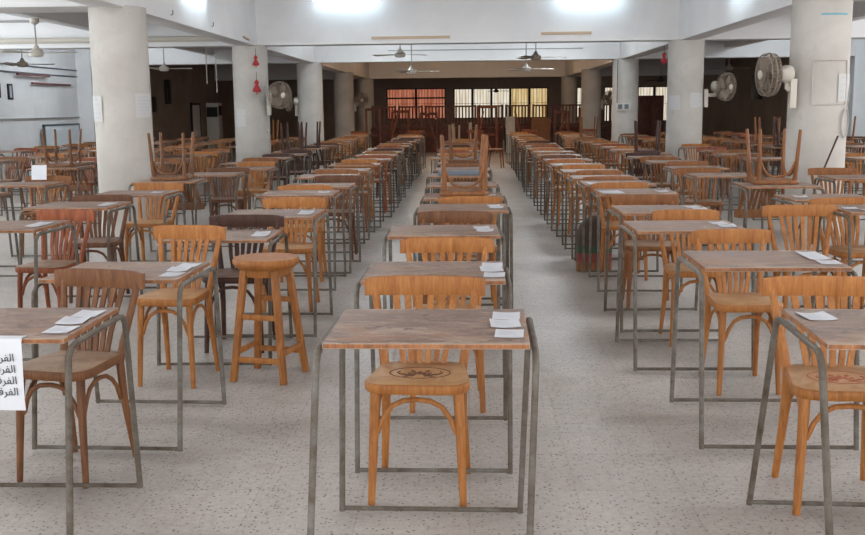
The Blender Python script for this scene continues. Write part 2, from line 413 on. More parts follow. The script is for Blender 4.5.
def b_slat(b, i, mi=0):
    x0, x1 = SLX[i]; ym = .205
    pts = [(x0, .158, SZ-.01), ((x0*.6+x1*.4), .178, .54), (x1, rail_y(x1)+.006, .715)]
    b.bar(pts[0], pts[1], .022, .010, (0, 1, 0), mi); b.bar(pts[1], pts[2], .022, .010, (0, 1, 0), mi, .026, .010); return b
def b_brace(b, w, n=8, mi=0):
    if w == 'front':
        c = [(-.143, -.142, .27)] + [( -.118 + .0, -.142, .33), (-.090, -.140, .368), (-.05, -.138, .388), (0, -.137, .393), (.05, -.138, .388), (.090, -.140, .368), (.118, -.142, .33)] + [(.143, -.142, .27)]
    else:
        s = w
        c = [(s*.150, -.125, .27), (s*.149, -.098, .33), (s*.148, -.07, .368), (s*.146, -.03, .388), (s*.145, .01, .393), (s*.145, .05, .388), (s*.145, .09, .365), (s*.146, .118, .33), (s*.148, .14, .27)]
    return b.tube(c, .0095, n, mi)
chair_meshes = {}
def chair_set(kind, wm, sm):
    d = {}
    d['seat'] = b_seat(MB()).mesh('seat', [wm, sm])
    d['fl'] = [b_frontleg(MB(), s).mesh('leg', wm) for s in (-1, 1)]; d['rl'] = [b_rearleg(MB(), s).mesh('leg', wm) for s in (-1, 1)]
    d['rail'] = b_rail(MB()).mesh('top_rail', wm, .002)
    d['slat'] = [b_slat(MB(), i).mesh('slat', wm) for i in range(6)]
    d['brace'] = [b_brace(MB(), w_).mesh('brace', wm) for w_ in ('front', -1, 1)]
    bk = MB(); b_rail(bk, 8)
    for i in range(6): b_slat(bk, i)
    d['back'] = bk.mesh('backrest', wm)
    lg = MB(); b_seat(lg, 4); 
    for s in (-1, 1): b_frontleg(lg, s, 5); b_rearleg(lg, s, 5)
    b_brace(lg, 'front', 5); b_rail(lg, 6)
    for i in range(6): b_slat(lg, i)
    d['far'] = lg.mesh('wooden_chair', [wm, sm]); chair_meshes[kind] = d
chair_set('honey', W_honey, S_honey); chair_set('amber', W_amber, S_worn); chair_set('brown', W_brown, S_brown)
chair_set('dark', W_dark, S_brown); chair_set('red', W_red, S_worn); chair_set('worn', W_worn, S_worn)
def chair(x, y, rz, kind, tier, z=0, flip=False):
    d = chair_meshes[kind]; rot = (0, PI if flip else 0, R(rz)); loc = (x, y, z)
    if tier == 2: return put('wooden_chair', d['far'], None, loc, rot)
    r = empty('wooden_chair', loc, rot); put('seat', d['seat'], r)
    for m_ in d['fl'] + d['rl']: put('leg', m_, r)
    if tier == 1: put('backrest', d['back'], r); return r
    put('top_rail', d['rail'], r)
    for m_ in d['slat']: put('slat', m_, r)
    for m_ in d['brace']: put('brace', m_, r)
    return r
def motif(ch, m_):
    b = MB(); n = 40; z0 = SZ; z1 = SZ+.0012; vs = []
    for zz in (z0, z1):
        for rr in (1, .955):
            for i in range(n): a = 2*PI*i/n; vs.append((.115*rr*math.cos(a), .085*rr*math.sin(a), zz))
    fs = []
    for i in range(n):
        j = (i+1) % n; fs += [(2*n+i, 2*n+j, 3*n+j, 3*n+i)][::1]; fs += [(i, j, 2*n+j, 2*n+i), (3*n+i, 3*n+j, n+j, n+i)]
    b.add(vs, fs)
    for k in range(9):
        a = R(-10 + k*25); ln = .060 + .022*(k % 2); cx, cy = 0, -.045
        for t0, t1, ww in ((.25, .62, .014), (.55, 1, .017)):
            dx, dy = math.cos(a), math.sin(a)*1.15; q = Vector((-dy, dx, 0)).normalized()
            A = Vector((cx+dx*ln*t0, cy+dy*ln*t0, z1)); B = Vector((cx+dx*ln*t1, cy+dy*ln*t1, z1)); Mm = (A+B)/2
            b.add([A, Mm+q*ww*.6, B, Mm-q*ww*.6, A-Vector((0,0,.001)), Mm+q*ww*.6-Vector((0,0,.001)), B-Vector((0,0,.001)), Mm-q*ww*.6-Vector((0,0,.001))],
                  [(0,3,2,1), (0,1,5,4), (1,2,6,5), (2,3,7,6), (3,0,4,7)])
    for s in (-1, 1):
        b.tube([(s*.03, -.045, z1), (s*.06, -.03, z1), (s*.085, -.005, z1), (s*.075, .02, z1)], .0018, 5)
    o = b.build('seat_motif', m_, ch); o['label'] = 'dark burnt leaf motif in an oval'; return o

# ------------------------------------------------------------------ layout
ORD = ['nearest','second','third','fourth','fifth','sixth','seventh','eighth','ninth','tenth','eleventh','twelfth','thirteenth','fourteenth',
       'fifteenth','sixteenth','seventeenth','eighteenth','nineteenth','twentieth','twenty-first','twenty-second','twenty-third','twenty-fourth']
COLN = {'C': 'centre column', 'L1': 'first column left of centre', 'L2': 'second column left of centre', 'L3': 'third column left of centre',
        'L4': 'fourth column left of centre', 'L5': 'fifth column left of centre', 'L6': 'sixth column left of centre',
        'R1': 'first column right of centre', 'R2': 'second column right of centre', 'R3': 'third column right of centre',
        'R4': 'fourth column right of centre', 'R5': 'fifth column right of centre', 'R6': 'sixth column right of centre'}
CX = {'C': -.12, 'L1': -1.38, 'L2': -2.80, 'L3': -4.22, 'L4': -5.45, 'L5': -6.75, 'L6': -8.05, 'R1': 1.31, 'R2': 2.52, 'R3': 3.82, 'R4': 5.05, 'R5': 6.35, 'R6': 7.65}
FARY = 25.6
def near_pillar(x, y):
    return any(abs(x-px) < .75 and -1.15 < (y-py) < .55 for px in PX for py in PY)
rows = {}
# (desk centre x, near edge y, yaw, chair x, chair y, chair yaw, kind); chair None = no chair, 'U' = upturned on the desk
rows['C'] = [(-.125,2.80,-1.2,-.182,3.60,-3,'honey'), (-.14,3.86,-.5,-.105,4.74,1,'honey'), (-.13,5.25,1,-.10,6.05,-3,'worn'), (-.035,6.53,0,.02,7.12,1,'honey'),
             (-.035,7.44,0,'U',7.80,3,'amber'), (-.05,8.65,0,None,0,0,''), (-.09,9.90,0,None,0,0,''), (-.06,10.95,0,-.05,11.66,0,'worn'), (-.06,12.15,0,'U',12.5,0,'worn')]
rows['L1'] = [(-1.57,3.02,0,-1.58,3.80,-13,'worn'), (-1.53,4.12,-2,-1.56,5.17,-7,'honey'), (-1.43,5.53,0,-1.39,5.92,-2,'dark'), (-1.28,6.23,-1,-1.29,7.12,0,'honey'),
              (-1.37,7.84,0,-1.40,8.36,2,'honey'), (-1.34,8.66,-1,-1.28,9.6,0,'brown'), (-1.42,9.92,0,-1.42,10.6,2,'amber'), (-1.40,10.9,0,-1.36,11.8,0,'amber')]
rows['L2'] = [(-2.80,4.50,0,-2.92,5.28,0,'honey'), (-2.80,5.64,-2,-2.72,6.33,-8,'red'), (-2.84,6.92,-1,-2.85,7.50,4,'brown'), (-2.76,7.97,0,-2.84,8.77,-6,'honey'),
              (-2.90,9.41,1,'U',9.76,0,'worn'), (-2.74,10.4,0,-2.70,11.1,5,'brown'), (-2.58,11.42,0,-2.66,12.3,0,'honey')]
rows['L3'] = [(-4.22,7.90,0,None,0,0,''), (-4.22,9.12,0,-4.3,9.92,4,'amber')]
rows['R1'] = [(1.31,2.77,-3,1.33,3.53,-5,'honey'), (1.285,4.14,-1,1.385,5.03,2,'honey'), (1.215,5.40,0,1.36,6.05,0,'honey'), (1.28,6.34,1,1.30,7.15,-2,'amber'),
              (1.32,7.74,-1,1.30,8.37,0,'honey'), (1.31,8.67,0,1.30,9.12,0,'amber'), (1.29,9.42,0,1.35,10.08,3,'amber'), (1.29,10.4,0,1.30,11.1,0,'honey')]
rows['R2'] = [(2.68,6.27,0,2.62,6.78,6,'honey'), (2.60,7.1,0,None,0,0,''), (2.60,8.31,-1,'U',8.68,2,'amber'), (2.47,9.6,0,2.40,10.35,0,'amber'),
              (2.49,10.8,0,2.55,11.6,-5,'amber')]
rows['R3'] = [(3.62,9.15,0,3.66,10.12,-12,'amber')]
rows['L4'] = [(-5.02,11.95,0,'U',12.3,0,'worn')]
kinds = ['honey','honey','amber','amber','amber','brown','worn','red','dark']
for c in COLN:
    base = rows.get(c, []); y = (base[-1][1] + 1.2) if base else 10.2
    rg = random.Random(c)
    far = {'C': 20.5, 'L1': 26, 'R1': 26, 'L2': 26, 'R2': 26}.get(c, 25)
    while y < far:
        x = CX[c] + rg.uniform(-.06, .06); yy = y + rg.uniform(-.08, .08)
        if not near_pillar(x, yy) and inview(x, yy+.25, .76, 30):
            k = rg.choice(kinds); u = rg.random()
            if u < .05 or (c == 'L2' and 15.4 < yy < 17.6): ch = 'U'
            elif u < .09: ch = None
            else: ch = x + rg.uniform(-.06, .06)
            if c == 'L2' and 16 < yy < 17.6: k = 'dark'
            base.append((x, yy, rg.uniform(-2.2, 2.2), ch, yy + (.33 if ch == 'U' else rg.uniform(.68, .78)), rg.uniform(-7, 7), k))
        y += 1.16
    rows[c] = base
KN = {'honey': 'honey', 'amber': 'amber brown', 'brown': 'brown', 'dark': 'dark brown', 'red': 'red brown', 'worn': 'worn brown'}
DESK = {}
ZS = {('L1', 0): .955, ('L1', 1): .955, ('L1', 2): .93}   # lower desks
for c, lst in rows.items():
    for i, (x, y, rz, cx, cy, crz, k) in enumerate(lst):
        tier = 0 if y < 12.3 else (1 if y < 17.5 else 2)
        o = desk(x, y, rz, tier); where = '%s desk, %s' % (ORD[i], COLN[c])
        if i == 0 and c == 'C': where = 'nearest desk, centre column'
        tag(o, ('worn wooden exam desk on grey tube frame, %s in %s' % (ORD[i], COLN[c])), 'desk', 'exam desks in long columns'); DESK[(c, i)] = (x, y, rz, where)
        if (c, i) in (('C', 0), ('R1', 0)):      # bent, leaning frames
            for ch in o.children:
                if ch.name.startswith(('side_frame', 'crossbar')):
                    ch.data = ch.data.copy()
                    for v in ch.data.vertices:
                        t = 1-min(1, v.co.z/.7)
                        if c == 'C': v.co.x -= .026*t
                        else: v.co.x -= (.028 if v.co.y > 0 else -.035)*t; v.co.y += .09*t*(1 if v.co.y > 0 else 0)
        if (c, i) == ('C', 1): o.scale = (.95, 1, 1)
        if (c, i) in ZS: o.scale = (1, 1, ZS[(c, i)])
        if cx is None: continue
        if cx == 'U':
            o = chair(x + R(1)*0, cy, crz, k, tier, z=DH+SZ+.001, flip=True)
            tag(o, '%s wooden chair upturned on the %s' % (KN[k], where), 'chair', 'chairs turned upside down on desks')
        else:
            o = chair(cx, cy, crz, k, tier)
            tag(o, '%s slat-back chair behind the %s' % (KN[k], where), 'chair', 'slat-back wooden chairs behind the desks')
            if (c, i) in (('L1', 0), ('L1', 1), ('L2', 1), ('R1', 1), ('R1', 2)): o.scale = (.88, .97, 1.03 if (c, i) == ('L1', 1) else 1)
            if (c, i) == ('C', 0): o.scale = (1, .93, 1)
            if (c, i) == ('C', 0): motif(o, M_motif)
            if (c, i) == ('R1', 0): motif(o, M_redmotif)
# loose chairs
def loose(x, y, rz, k, label, tier=0):
    tag(chair(x, y, rz, k, tier), label, 'chair')
loose(2.13, 6.30, -4, 'honey', 'honey slat-back chair standing just left of the nearest desk of second column right')
loose(.66, 24.0, 78, 'red', 'red brown chair alone at far end of aisle, turned sideways', 1)

# stool
st = tag(empty('wooden_stool', (-1.075, 5.22, 0), (0, 0, R(-14))), 'tall round honey wood stool in the aisle left of centre', 'stool'); st.scale = (1, 1, 1.03)
MB().lathe([(.150, .585), (.168, .600), (.176, .612), (.176, .628), (.170, .637), (.10, .640)], (0,0,0), 40).build('seat', W_honey, st)
MB().lathe([(.118, .545), (.122, .552), (.122, .586)], (0,0,0), 32).build('apron', W_honey, st)
ft = []
for sx, sy in ((-1,-1), (1,-1), (1,1), (-1,1)):
    MB().bar((sx*.085, sy*.085, .60), (sx*.145, sy*.145, .004), .036, .036, (0,1,0), 0, .032, .032).build('leg', W_honey, st, .004)
def lp(sx, sy, z): t = (.60-z)/.596; return (sx*(.085+.06*t), sy*(.085+.06*t), z)
for a, c_, zz in (((-1,-1),(1,-1),.34), ((1,1),(-1,1),.40), ((-1,-1),(1,-1),.12), ((1,1),(-1,1),.12), ((1,-1),(1,1),.155), ((-1,-1),(-1,1),.155)):
    MB().bar(lp(*a, zz), lp(*c_, zz), .018, .028, (0,0,1)).build('stretcher', W_honey, st, .003)

# round brown seat bag / woven disc under the right column
bg = tag(empty('shoulder_bag', (1.10, 8.72, 0), (0, 0, R(6))), 'dark brown rounded bag with green and red bands among desk legs', 'bag')
def bag_band(z0, z1, d, n=18):
    pts = []
    for i in range(n+1):
        t = z0 + (z1-z0)*i/n; wz = .155 if t < .30 else .155*math.sqrt(max(.02, 1-((t-.30)/.185)**2)); pts.append((wz, t))
    b = MB(); vs = []
    for wz, t in pts:
        for k in range(16):
            a = 2*PI*k/16; vs.append((wz*math.copysign(abs(math.cos(a))**.6, math.cos(a)), d*(.6+.4*wz/.155)*math.copysign(abs(math.sin(a))**.6, math.sin(a)), t))
    m_ = len(pts); fs = [(i*16+k, i*16+(k+1) % 16, (i+1)*16+(k+1) % 16, (i+1)*16+k) for i in range(m_-1) for k in range(16)]
    fs += [tuple(reversed(range(16))), tuple(range((m_-1)*16, m_*16))]; return b.add(vs, fs)
M_green = mat('dark_green_cloth', (.03,.06,.025), .8); M_bag = mat('dark_brown_cloth', (.06,.038,.026), .8); M_red2 = mat('dull_red_cloth', (.17,.035,.025), .8)
bag_band(.225, .478, .075).build('body', M_bag, bg); bag_band(.165, .224, .078, 4).build('green_band', M_green, bg); bag_band(.085, .164, .078, 4).build('red_band', M_red2, bg); bag_band(.002, .084, .075, 4).build('base', W_amber, bg)

# ------------------------------------------------------------------ paper slips on desks
def paper_mesh(w_, d_, curl, name='paper_slip', lines=True):
    b = MB(); n = 5; vs = []; fs = []
    for i in range(n+1):
        for j in range(2):
            t = i/n; vs.append((-w_/2 + w_*t, -d_/2 + d_*j, .0012 + curl*(abs(2*t-1)**2)*(.6+.4*j)))
    for i in range(n): fs.append((i*2, (i+1)*2, (i+1)*2+1, i*2+1))
    b.add(vs, fs); bb = len(vs); b.add([(x, y, z-.0008) for x, y, z in vs], [tuple(reversed(f)) for f in fs])
    if lines:
        for r_ in range(3):
            yy = d_*(.22 - .2*r_); b.add([(-w_*.36, yy, .002+curl*.42), (w_*(.1+.1*r_), yy, .0021+curl*.1), (w_*(.1+.1*r_), yy+.004, .0021+curl*.1), (-w_*.36, yy+.004, .002+curl*.42)], [(0,1,2,3)], 1)
    return b.mesh(name, [M_paper, M_greyink])
pm = [paper_mesh(.088, .108, .003), paper_mesh(.092, .112, .006), paper_mesh(.085, .105, .002)]
def slip(c, i, dx, dy, rz, what, v=0, z=0):
    x, y, drz, where = DESK[(c, i)]; a = R(drz); z = z - DH*(1-ZS.get((c, i), 1))
    o = put('paper_slip', pm[v], None, (x+dx*math.cos(a)-dy*math.sin(a), y+dx*math.sin(a)+dy*math.cos(a), DH+.0012+z), (0, 0, R(drz+rz)))
    tag(o, '%s on %s' % (what, where), 'paper', 'white paper slips on desks')
for c, i in (('C',0), ('L1',0), ('L1',1), ('R1',1), ('C',1)):
    slip(c, i, .238, .375, -2, 'farthest of three paper slips', 0); slip(c, i, .232, .255, 3, 'middle of three paper slips', 1, .001 if 0 else 0)
    slip(c, i, .243, .120, -3, 'nearest of three paper slips', 2)
for c, i in (('C',2), ('C',3), ('L1',2), ('L1',3), ('L2',2), ('R1',2), ('R1',3), ('L2',1)):
    slip(c, i, .21, .33, 4, 'farther of two paper slips', 0); slip(c, i, .225, .20, -5, 'nearer of two paper slips', 1)
slip('R1', 0, -.23, .36, 8, 'white paper slip at left end', 1); slip('R2', 0, -.22, .25, -8, 'farther of two white slips', 0); slip('R2', 0, -.15, .13, 6, 'nearer of two white slips', 1)
slip('R2', 1, -.18, .27, -8, 'white slip', 1); slip('L1', 4, .2, .25, 4, 'white paper slip', 1); slip('C', 4, .2, .25, 4, 'white paper slip', 1)
slip('L1', 6, .18, .25, 4, 'white paper slip', 1); slip('R1', 4, .2, .2, 4, 'white paper slip', 1); slip('R1', 8, -.22, .2, 4, 'white paper slip', 1); slip('L2', 3, .18, .25, 0, 'white paper slip', 0)
slip('R1', 9, -.22, .2, 4, 'white paper slip', 1); slip('R1', 11, -.2, .2, 4, 'white paper slip', 1)
for c, i, dx in (('R1', 5, -.12),):
    x, y, drz, where = DESK[(c, i)]
    if c == 'R1':
        o = put('paper_sheet', paper_mesh(.29, .20, .003, 'paper_sheet'), None, (x+dx, y+.15, DH+.0012), (0, 0, R(2))); tag(o, 'large white paper sheet on '+where, 'paper')
x, y, drz, where = DESK[('R1', 4)]
o = put('paper_sheet', paper_mesh(.17, .26, .003, 'paper_sheet'), None, (x-.20, y+.16, DH+.0012), (0, 0, R(5))); tag(o, 'tall white paper sheet at left of '+where, 'paper')

# banner on the left-hand front desk
x, y, drz, where = DESK[('L1', 0)]
bn_ = MB(); vs = []; pr = [(.030, .002), (.0, .0035), (-.012, .002), (-.019, -.010), (-.021, -.05), (-.026, -.12), (-.030, -.19), (-.029, -.225)]
for k, (dy, dz) in enumerate(pr):
    for xx in (-.30, -.2, -.1, 0.0): vs.append((xx + (.006*k/7 if xx == 0 else 0), dy, dz))
fs = [(4*i+j, 4*i+j+1, 4*i+j+5, 4*i+j+4) for i in range(len(pr)-1) for j in range(3)]
bn_.add(vs, [tuple(reversed(f)) for f in fs]); bn_.add([(p[0], p[1]+.0012, p[2]-.001) for p in vs], fs)
ban = empty('paper_notice', (-1.402, y+.004, DH*.955), (0, 0, R(-1))); tag(ban, 'white paper notice with Arabic handwriting hanging off the left front desk', 'notice')
bn_.build('sheet', M_paper, ban)
word = '\uFE94\uFED7\uFEAE\uFED4\uFEDF\uFE8D'
for k in range(4):
    cu = bpy.data.curves.new('writing', 'FONT'); cu.body = word; cu.size = .035; cu.align_x = 'RIGHT'; cu.extrude = .0003; cu.resolution_u = 3
    t = bpy.data.objects.new('writing_line', cu); col.objects.link(t); bpy.context.view_layer.update()
    me = bpy.data.meshes.new_from_object(t.evaluated_get(bpy.context.evaluated_depsgraph_get())); me.materials.clear(); me.materials.append(M_ink)
    bpy.data.objects.remove(t); bpy.data.curves.remove(cu)
    put('writing', me, ban, (-.020 + .003*k, -.0255-.0021*k, -.068 - .036*k), (R(92.5), 0, 0))

# ------------------------------------------------------------------ papers, boxes and cords on pillars
def on_pillar(j, k, ang_deg, wid, z0, z1, m_, name, off=.004, text=0, n=6):
    """a sheet curved round pillar (j column, k row); ang 0 faces the camera side (-y), positive to the right"""
    cx, cy = PX[j], PY[k]; r = PRAD+off+.006; a0 = R(ang_deg)-wid/2/r; b = MB(); vs = []
    for zz in (z0, z1):
        for i in range(n+1):
            a = a0+wid/r*i/n; vs.append((r*math.sin(a), -r*math.cos(a), zz))
    fo = [(i, i+1, n+1+i+1, n+1+i) for i in range(n)]
    b.add(vs, fo); b.add([(p[0]*.994, p[1]*.994, p[2]) for p in vs], [tuple(reversed(f)) for f in fo])
    if text:
        H_ = z1-z0
        for q in range(text):
            zt = z1 - H_*(.15+.7*q/max(1, text-1)); ln = .62+.2*math.sin(q*2.3); vv = []
            for zz in (zt-.006, zt+.006):
                for i in range(n+1):
                    a = a0+wid/r*(.12+ln*i/n); vv.append((r*1.004*math.sin(a), -r*1.004*math.cos(a), zz))
            b.add(vv, [(i, i+1, n+1+i+1, n+1+i) for i in range(n)], 1)
    return b.build(name, [m_, M_greyink], loc=(cx, cy, 0))
tag(on_pillar(0, 0, -42, .20, 1.32, 1.60, M_notice, 'paper_notice', text=5), 'white printed notice on left edge of the nearest left pillar', 'notice', 'notices taped on pillars')
tag(on_pillar(0, 0, 66, .24, 1.36, 1.62, M_notice, 'paper_notice', text=6), 'white printed notice on right edge of the nearest left pillar', 'notice', 'notices taped on pillars')
tag(on_pillar(0, 1, -28, .21, 1.15, 1.44, M_notice, 'paper_notice', text=4), 'white printed notice on the second left pillar', 'notice', 'notices taped on pillars')
tag(on_pillar(1, 0, 40, .22, 1.45, 1.74, M_notice, 'paper_notice', text=4), 'white printed notice on right side of the nearest right pillar', 'notice', 'notices taped on pillars')
tag(on_pillar(1, 1, -48, .24, 1.36, 1.60, M_notice, 'paper_notice', text=5), 'left of two white notices on the second right pillar', 'notice', 'notices taped on pillars')
tag(on_pillar(1, 1, 28, .26, 1.40, 1.64, M_notice, 'paper_notice', text=6), 'right of two white notices on the second right pillar', 'notice', 'notices taped on pillars')
# blue paint mark high on the nearest right pillar
tag(on_pillar(1, 0, 8, .30, 2.345, 2.365, M_blue, 'paint_mark', off=-.002), 'blue paint stroke high on the nearest right pillar', 'paint mark')
# cable-duct rectangle
def pil_path(j, k, pts, rr, off=.012):
    out = []
    for (a, z) in pts: out.append((PX[j]+(PRAD+off)*math.sin(R(a)), PY[k]-(PRAD+off)*math.cos(R(a)), z))
    return out
b = MB()
rect = [(-30, z) for z in (1.42, 1.6, 1.8, 1.88)] + [(a, 1.88) for a in (-15, 0, 15, 30, 42)] + [(42, z) for z in (1.8, 1.6, 1.42)] + [(a, 1.42) for a in (30, 15, 0, -15)]
b.tube(pil_path(1, 0, rect, 0, .008), .008, 6, closed=True)
tag(b.build('cable_duct', M_pillar), 'thin painted duct rectangle on the nearest right pillar', 'cable duct')
# loop of cable + stick on right pillar
b = MB(); pts = []
for i in range(22):
    t = i/21; a = R(100+330*t); pts.append((42+12*math.cos(a), 1.22+.15*math.sin(a)))
b.tube(pil_path(1, 0, pts, 0, .02), .009, 6); b.tube(pil_path(1, 0, [(44, 1.36), (50, 1.5), (56, 1.62)], 0, .02), .006, 6)
tag(b.build('cable_coil', M_cable), 'grey cable loop hanging on the nearest right pillar', 'cable')
b = MB(); b.tube([(3.86, 10.60, .80), (3.93, 10.80, 1.18)], .0085, 6)
tag(MB().tube([(3.30, 10.25, .008), (3.92, 10.83, 1.09)], .011, 6).build('wooden_rod', W_dark), 'thin dark rod leaning on the nearest right pillar', 'rod')
# sockets
for j, k, a, z, lab in ((0, 1, 70, 1.05, 'white cable clip on side of the second left pillar'),):
    x = PX[j]+(PRAD+.015)*math.sin(R(a)); y = PY[k]-(PRAD+.015)*math.cos(R(a))
    tag(MB().box(-.03, .03, -.02, .02, -.03, .03).build('wall_socket', M_cream if k else M_slate, None, .004, (x, y, z), (0, 0, R(a))), lab, 'socket')
# switch boxes with conduit on third right pillar
x, y = PX[1], PY[2]
sw = tag(empty('switch_box', (x-.10, y-PRAD-.03, 1.33)), 'cream switch box with conduit on the third right pillar', 'switch')
MB().box(-.16, .18, -.03, .03, 0, .17).build('box', M_cream, sw, .006)
MB().box(-.12, -.02, -.036, -.029, .03, .14).box(.03, .13, -.036, -.029, .03, .14).build('rocker', M_slate, sw)
MB().tube([(-.14, .01, .17), (-.14, .012, 1.18)], .012, 6).build('conduit', M_slate, sw)

# red hanging ornaments
def ornament(loc, s, label):
    r = tag(empty('hanging_ornament', loc), label, 'ornament', 'red hanging ornaments')
    MB().tube([(0, 0, .02*s), (0, 0, .14*s)], .004, 5).build('string', M_black, r)
    b = MB(); b.lathe([(.005, .03*s), (.035*s, -.01*s), (.02*s, -.05*s), (.062*s, -.13*s), (.05*s, -.15*s)], (0,0,0), 6); b.build('cloth', M_redcloth, r)
    MB().lathe([(.004, -.19*s), (.012*s, -.15*s), (.004, -.148*s)], (0,0,0), 6).build('tassel', M_redcloth, r)
yo = PY[1]-PRAD-.06
ornament((-3.66, yo, 2.34), 1.0, 'upper of two red cloth ornaments on the second left pillar')
ornament((-3.66, yo, 1.92), 1.2, 'lower of two red cloth ornaments on the second left pillar')
ornament((3.67, 19.2, 2.382), 1.1, 'red ornament hanging from the beam beside the second right pillar')

# ------------------------------------------------------------------ lamps
def tube_lamp(loc, along, lit, label, m_=M_tube, L_=1.2, side=(0,-1,0)):
    r = tag(empty('tube_lamp', loc, (0, 0, 0 if along == 'x' else R(90))), label, 'lamp', 'fluorescent tube lamps')
    s = 1
    MB().box(-L_/2, L_/2, -.025, .025, .01, .06).build('batten', M_white, r, .004)
    MB().box(-L_/2, -L_/2+.03, -.02, .02, -.05, .012).box(L_/2-.03, L_/2, -.02, .02, -.05, .012).build('end_cap', M_cable, r)
    MB().tube([(-L_/2+.032, 0, -.028), (L_/2-.032, 0, -.028)], .018, 10).build('tube', m_ if lit else M_white, r)
    return r
yb2 = PY[1]-.2
tube_lamp((-2.06, yb2-.20, 3.30), 'x', 1, 'lit tube lamp high on the second beam, left of centre')
tube_lamp((2.10, yb2-.20, 3.28), 'x', 1, 'lit tube lamp high on the second beam, right of centre')
tube_lamp((PX[0]+.30, 13.7, 3.08), 'y', 1, 'lit tube lamp on inner face of the left long beam', M_tube4)
tube_lamp((PX[1]-.30, 13.7, 3.08), 'y', 1, 'lit tube lamp on inner face of the right long beam', M_tube4)
for x in (-2.0, 2.0): tube_lamp((x, 22.0, HCEIL-.07), 'x', 1, 'lit ceiling tube lamp behind second beam, %s of centre' % ('left' if x < 0 else 'right'), M_tube3)
for s_ in (-1, 1):
    sd = 'left' if s_ < 0 else 'right'
    tube_lamp((s_*7.9, 21.6, HCEIL-.07), 'x', 1, 'added unseen fill tube in the %s side aisle' % sd, M_tube3)  # added to brighten the side walls, hidden behind the second beam
    tube_lamp((s_*7.4, 13.2, HCEIL-.07), 'x', 1, 'added unseen fill tube in the near %s side aisle' % sd, M_tube)  # added tube out of view, fills the near aisle
    for k, y in enumerate((1.5, 5.0, 8.8)):  # overhead fill added out of view to light desks and floor
        tube_lamp((s_*2.2, y, HCEIL-.07), 'x', 1, '%s added unseen fill tube over the front desks, %s side' % (ORD[k], sd), M_fill_tube)
        if k: tube_lamp((s_*6.6, y, HCEIL-.07), 'x', 1, '%s added unseen fill tube over the front %s aisle' % (ORD[k], sd), M_fill_tube)
    tube_lamp((s_*2.0, 14.6, HCEIL-.07), 'x', 1, 'added unseen fill tube before the second beam, %s of centre' % sd, M_fill_tube)  # more added overhead fill, above the frame
tube_lamp((-1.6, PY[2]+.9, HCEIL-.07), 'x', 1, 'added unseen warm fill tube behind third beam, left', M_warm_fill)  # this and the next warm tubes are added, unseen, to light the far bays
tube_lamp((1.8, PY[2]+.9, HCEIL-.07), 'x', 1, 'added unseen warm fill tube behind third beam, right', M_warm_fill)
tube_lamp((-1.6, 33.5, HCEIL-.07), 'x', 1, 'added unseen warm fill tube before the fifth beam, left', M_warm_fill)
tube_lamp((1.8, 33.5, HCEIL-.07), 'x', 1, 'added unseen warm fill tube before the fifth beam, right', M_warm_fill)
tag(MB().box(-1.66, -.30, yb2-.05, yb2-.001, 2.615, 2.66).build('lamp_batten', M_batten, None, .004), 'bare tan lamp batten on the second beam, left of centre', 'lamp batten', 'unlit lamp battens')
tag(MB().box(1.27, 2.13, yb2-.05, yb2-.001, 2.655, 2.70).build('lamp_batten', M_batten, None, .004), 'bare tan lamp batten on the second beam, right of centre', 'lamp batten', 'unlit lamp battens')
tag(MB().box(-XW+.05, -XW+.11, 21.0, 22.6, 2.21, 2.25).build('lamp_batten', M_redbatten, None, .004), 'upper dark red batten on left wall', 'lamp batten', 'unlit lamp battens')
tag(MB().box(-XW+.01, -XW+.06, 21.8, 23.9, 2.04, 2.08).build('lamp_batten', M_redbatten, None, .004), 'lower dark red batten on left wall', 'lamp batten', 'unlit lamp battens')

# conduits
def conduit(pts, r, label, m_=M_cable): tag(MB().tube(pts, r, 6).build('conduit', m_), label, 'conduit')
conduit([(-XW+.02, 14, 2.42), (-XW+.02, PY[2]-.22, 2.42)], .014, 'upper dark conduit along left wall', M_slate)
conduit([(-XW+.02, 14, 2.27), (-XW+.02, PY[2]-.22, 2.27)], .014, 'lower dark conduit along left wall', M_slate)
conduit([(-XW+.02, 14, 1.30), (-XW+.02, PY[2]-.22, 1.30)], .016, 'long pipe at mid height on left wall')
conduit([(-1.9, PY[2]-.215, 2.80), (2.75, PY[2]-.215, 2.80)], .012, 'thin conduit across the third beam')
conduit([(-XW+.4, PY[1]-.22, 3.0), (PX[0]-.3, PY[1]-.22, 3.0)], .02, 'pale pipe along left part of second beam')
# vertical strip on left wall dark part, picture frames
for (y, z, w_, h_, lab) in ((20.2, 1.88, .22, .30, 'left of two small dark frames on left wall'), (20.75, 1.86, .22, .32, 'right of two small dark frames on left wall')):
    f = tag(empty('picture_frame', (-XW+.012, y, z)), lab, 'picture', 'small dark frames')
    MB().box(-.01, .012, -w_/2, w_/2, -h_/2, h_/2).build('frame', M_black, f, .003); MB().box(.012, .014, -w_*.22, w_*.22, -h_*.38, h_*.38).build('print', M_greyink, f)
tag(MB().box(-XW+.36, -XW+.375, 0, .01, 0, .01).build('wall_slot', M_black), 'narrow dark slot plate on left wall pilaster', 'plate')
bpy.data.objects['wall_slot'].data.clear_geometry() if False else None
o = bpy.data.objects['wall_slot']; o.data = MB().box(-9.32, -9.26, PY[2]-.215, PY[2]-.201, 1.60, 1.86).mesh('wall_slot', M_black)
tag(MB().box(-XW+.01, -XW+.05, 30.2, 30.5, 1.4, 1.86).build('wall_panel', M_black, None, .004), 'narrow dark panel on left wall beyond the nearest left pillar', 'panel')
tag(MB().box(-XW+.01, -XW+.10, 31.5, 31.9, 1.65, 2.4).build('speaker_box', M_black, None, .01), 'tall dark box high on the left wall', 'box')
tag(MB().box(XW-.16, XW-.01, 33.0, 33.8, 1.6, 2.4).build('speaker_box', M_black, None, .01), 'tall dark box high on the right wall', 'box')
